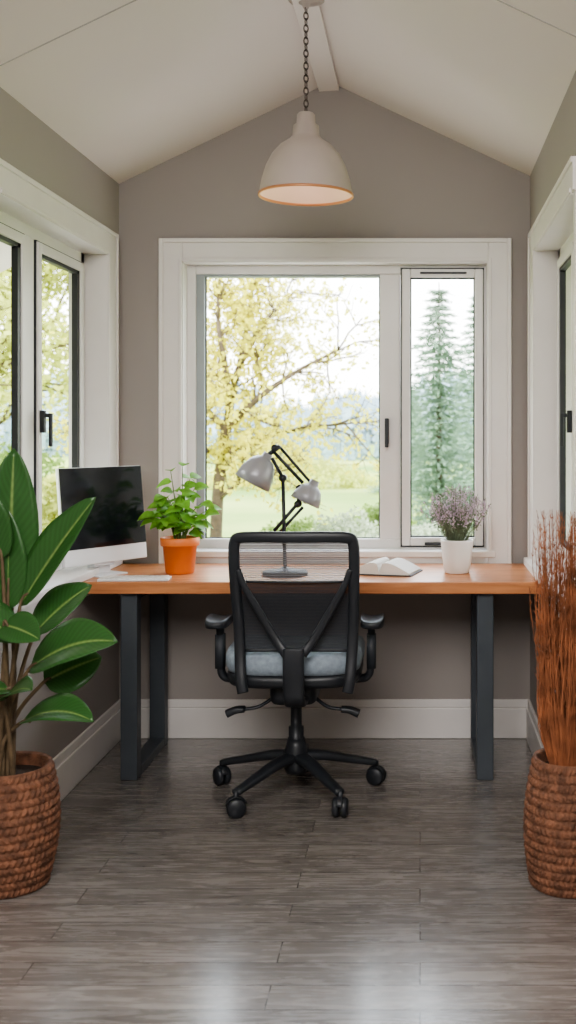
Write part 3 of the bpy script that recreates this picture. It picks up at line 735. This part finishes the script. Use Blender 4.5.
def conifer_mesh(name,h,r,seed):
    random.seed(seed); V,Fc=[],[]; TV,TF=[],[]
    sweep([Vector((0,0,0)),Vector((0,0,h))],[h*.018,.01],[h*.018,.01],seg=8,VF=(TV,TF))
    lv=34
    for i in range(lv):
        t=i/lv; z=h*(.04+.95*t); rr=r*(1-t)**.85*random.uniform(.70,1.2)+.04; nb=int(14-5*t)
        for b in range(nb):
            a=6.283*b/nb+i*2.4+random.uniform(-.2,.2); L=rr*random.uniform(.7,1.15); d=Vector((math.cos(a),math.sin(a),0))
            for s in range(int(12+L*18)):
                u_=random.random(); p=d*L*u_+Vector((0,0,z-.28*L*u_+.10*L*u_*u_))
                p+=Vector((random.gauss(0,.05),random.gauss(0,.05),random.gauss(0,.03)))*(.4+L)
                k0=len(V); e=d*.10+Vector((random.gauss(0,.06),random.gauss(0,.06),random.gauss(-.02,.03))); sdv=e.cross(Vector((random.gauss(0,1),random.gauss(0,1),1))).normalized()*.027
                V+=[p-sdv,p+sdv,p+e]; Fc.append((k0,k0+1,k0+2))
    return V,Fc,TV,TF
def conifer(loc,h,r,seed,m=None):
    V,Fc,TV,TF=conifer_mesh('c',h,r,seed); e=bpy.data.objects.new('conifer_tree',None); e.location=loc; scn.collection.objects.link(e)
    for o in (mesh_obj('needles',V,Fc,m or M_conif),mesh_obj('trunk',TV,TF,M_bark,True)): o.parent=e
def cx(px,D): return (px-CX)*D/F
conifer((cx(439,20),20-DW,GZ-.1),4.75,1.15,21)
conifer((cx(478,24.5),24.5-DW,GZ-.1),5.2,1.2,22)
conifer((cx(408,31),31-DW,GZ-.1),3.4,1.1,23)
conifer((cx(520,17.5),17.5-DW,GZ-.1),4.6,1.1,24)
conifer((5.0,3.6,GZ),5.2,1.3,25)
conifer((6.9,6.2,GZ),6.0,1.5,26)
def shrub(name,c,rad,n,s,m,seed):
    random.seed(seed); V,Fc=[],[]
    for k in range(n):
        d=Vector((random.gauss(0,1),random.gauss(0,1),abs(random.gauss(0,1)))).normalized(); q=random.uniform(.72,1.02)+.10*math.sin(d.x*9)*math.sin(d.z*8+d.y*7)
        addtri(V,Fc,Vector((d.x*rad[0]*q,d.y*rad[1]*q,d.z*rad[2]*q)),s*random.uniform(.6,1.3))
    SV,SF=[],[]
    for k in range(14):
        a=random.random()*6.28; sweep([Vector((0,0,0)),Vector((math.cos(a)*rad[0]*.6,math.sin(a)*rad[1]*.6,rad[2]*random.uniform(.4,.8)))],[.015,.005],[.015,.005],seg=5,VF=(SV,SF))
    e=bpy.data.objects.new(name,None); e.location=c; scn.collection.objects.link(e)
    for o in (mesh_obj('foliage',V,Fc,m),mesh_obj('twigs',SV,SF,M_bark)): o.parent=e
def SH(px,D,rad,n,s,m,seed): shrub('garden_shrub',(cx(px,D),D-DW,GZ),rad,n,s,m,seed)
SH(348,12.5,(.62,.5,.95),6500,.020,M_bush,31)
SH(300,14.5,(.8,.6,.70),4500,.026,M_bushg,32)
SH(232,10.4,(.6,.5,.85),6500,.022,M_yg,33)
SH(385,16,(.6,.6,.85),4000,.026,M_bushg,35)
SH(440,13.5,(.9,.6,.75),6000,.022,M_bush,36)
SH(60,10.6,(1.5,.5,1.5),8000,.03,M_yg,38)
SH(-10,17,(2.2,.8,1.7),8000,.035,M_bushg,39)
SH(290,34,(3.0,1,1.1),6000,.04,M_yg,40)

# ------------------------------------------------------------------ light
w=bpy.data.worlds.new('World'); scn.world=w; w.use_nodes=True; nt=w.node_tree; N=nt.nodes; L=nt.links
bg_=N['Background']; tc=N.new('ShaderNodeTexCoord'); sp=N.new('ShaderNodeSeparateXYZ'); L.new(tc.outputs['Generated'],sp.inputs[0])
r=N.new('ShaderNodeValToRGB'); L.new(sp.outputs['Z'],r.inputs[0])
r.color_ramp.elements[0].position=.0; r.color_ramp.elements[0].color=(1,.985,.97,1)
r.color_ramp.elements[1].position=.6; r.color_ramp.elements[1].color=(.80,.89,1,1)
L.new(r.outputs[0],bg_.inputs['Color']); bg_.inputs['Strength'].default_value=9.0
sl=bpy.data.lights.new('sun','SUN'); sl.energy=2.2; sl.angle=math.radians(8); sl.color=(1,.93,.8)
so=bpy.data.objects.new('sun',sl); so.rotation_euler=(math.radians(38),0,math.radians(-35)); scn.collection.objects.link(so)
def area(name,loc,rot,sx,sy,e,col=(1,1,1)):
    a=bpy.data.lights.new(name,'AREA'); a.shape='RECTANGLE'; a.size=sx; a.size_y=sy; a.energy=e; a.color=col
    o=bpy.data.objects.new(name,a); o.location=loc; o.rotation_euler=[math.radians(v) for v in rot]; scn.collection.objects.link(o)
area('front_fill_area',(-.4,-4.0,2.35),(18,0,0),1.8,1.8,140,(1,.965,.94))  # added fill light behind the camera, not a fixture of the room
# ------------------------------------------------------------------ camera
cd=bpy.data.cameras.new('camera'); co=bpy.data.objects.new('camera',cd); scn.collection.objects.link(co); scn.camera=co
co.location=(0,-DW,EZ); co.rotation_euler=(math.radians(90),0,0)
cd.sensor_fit='VERTICAL'; cd.sensor_height=36; cd.lens=F/1024*36
cd.shift_x=(288-CX)/1024; cd.shift_y=(CY-512)/1024
cd.clip_end=1000
cd.dof.use_dof=True; cd.dof.focus_distance=4.0; cd.dof.aperture_fstop=3.6
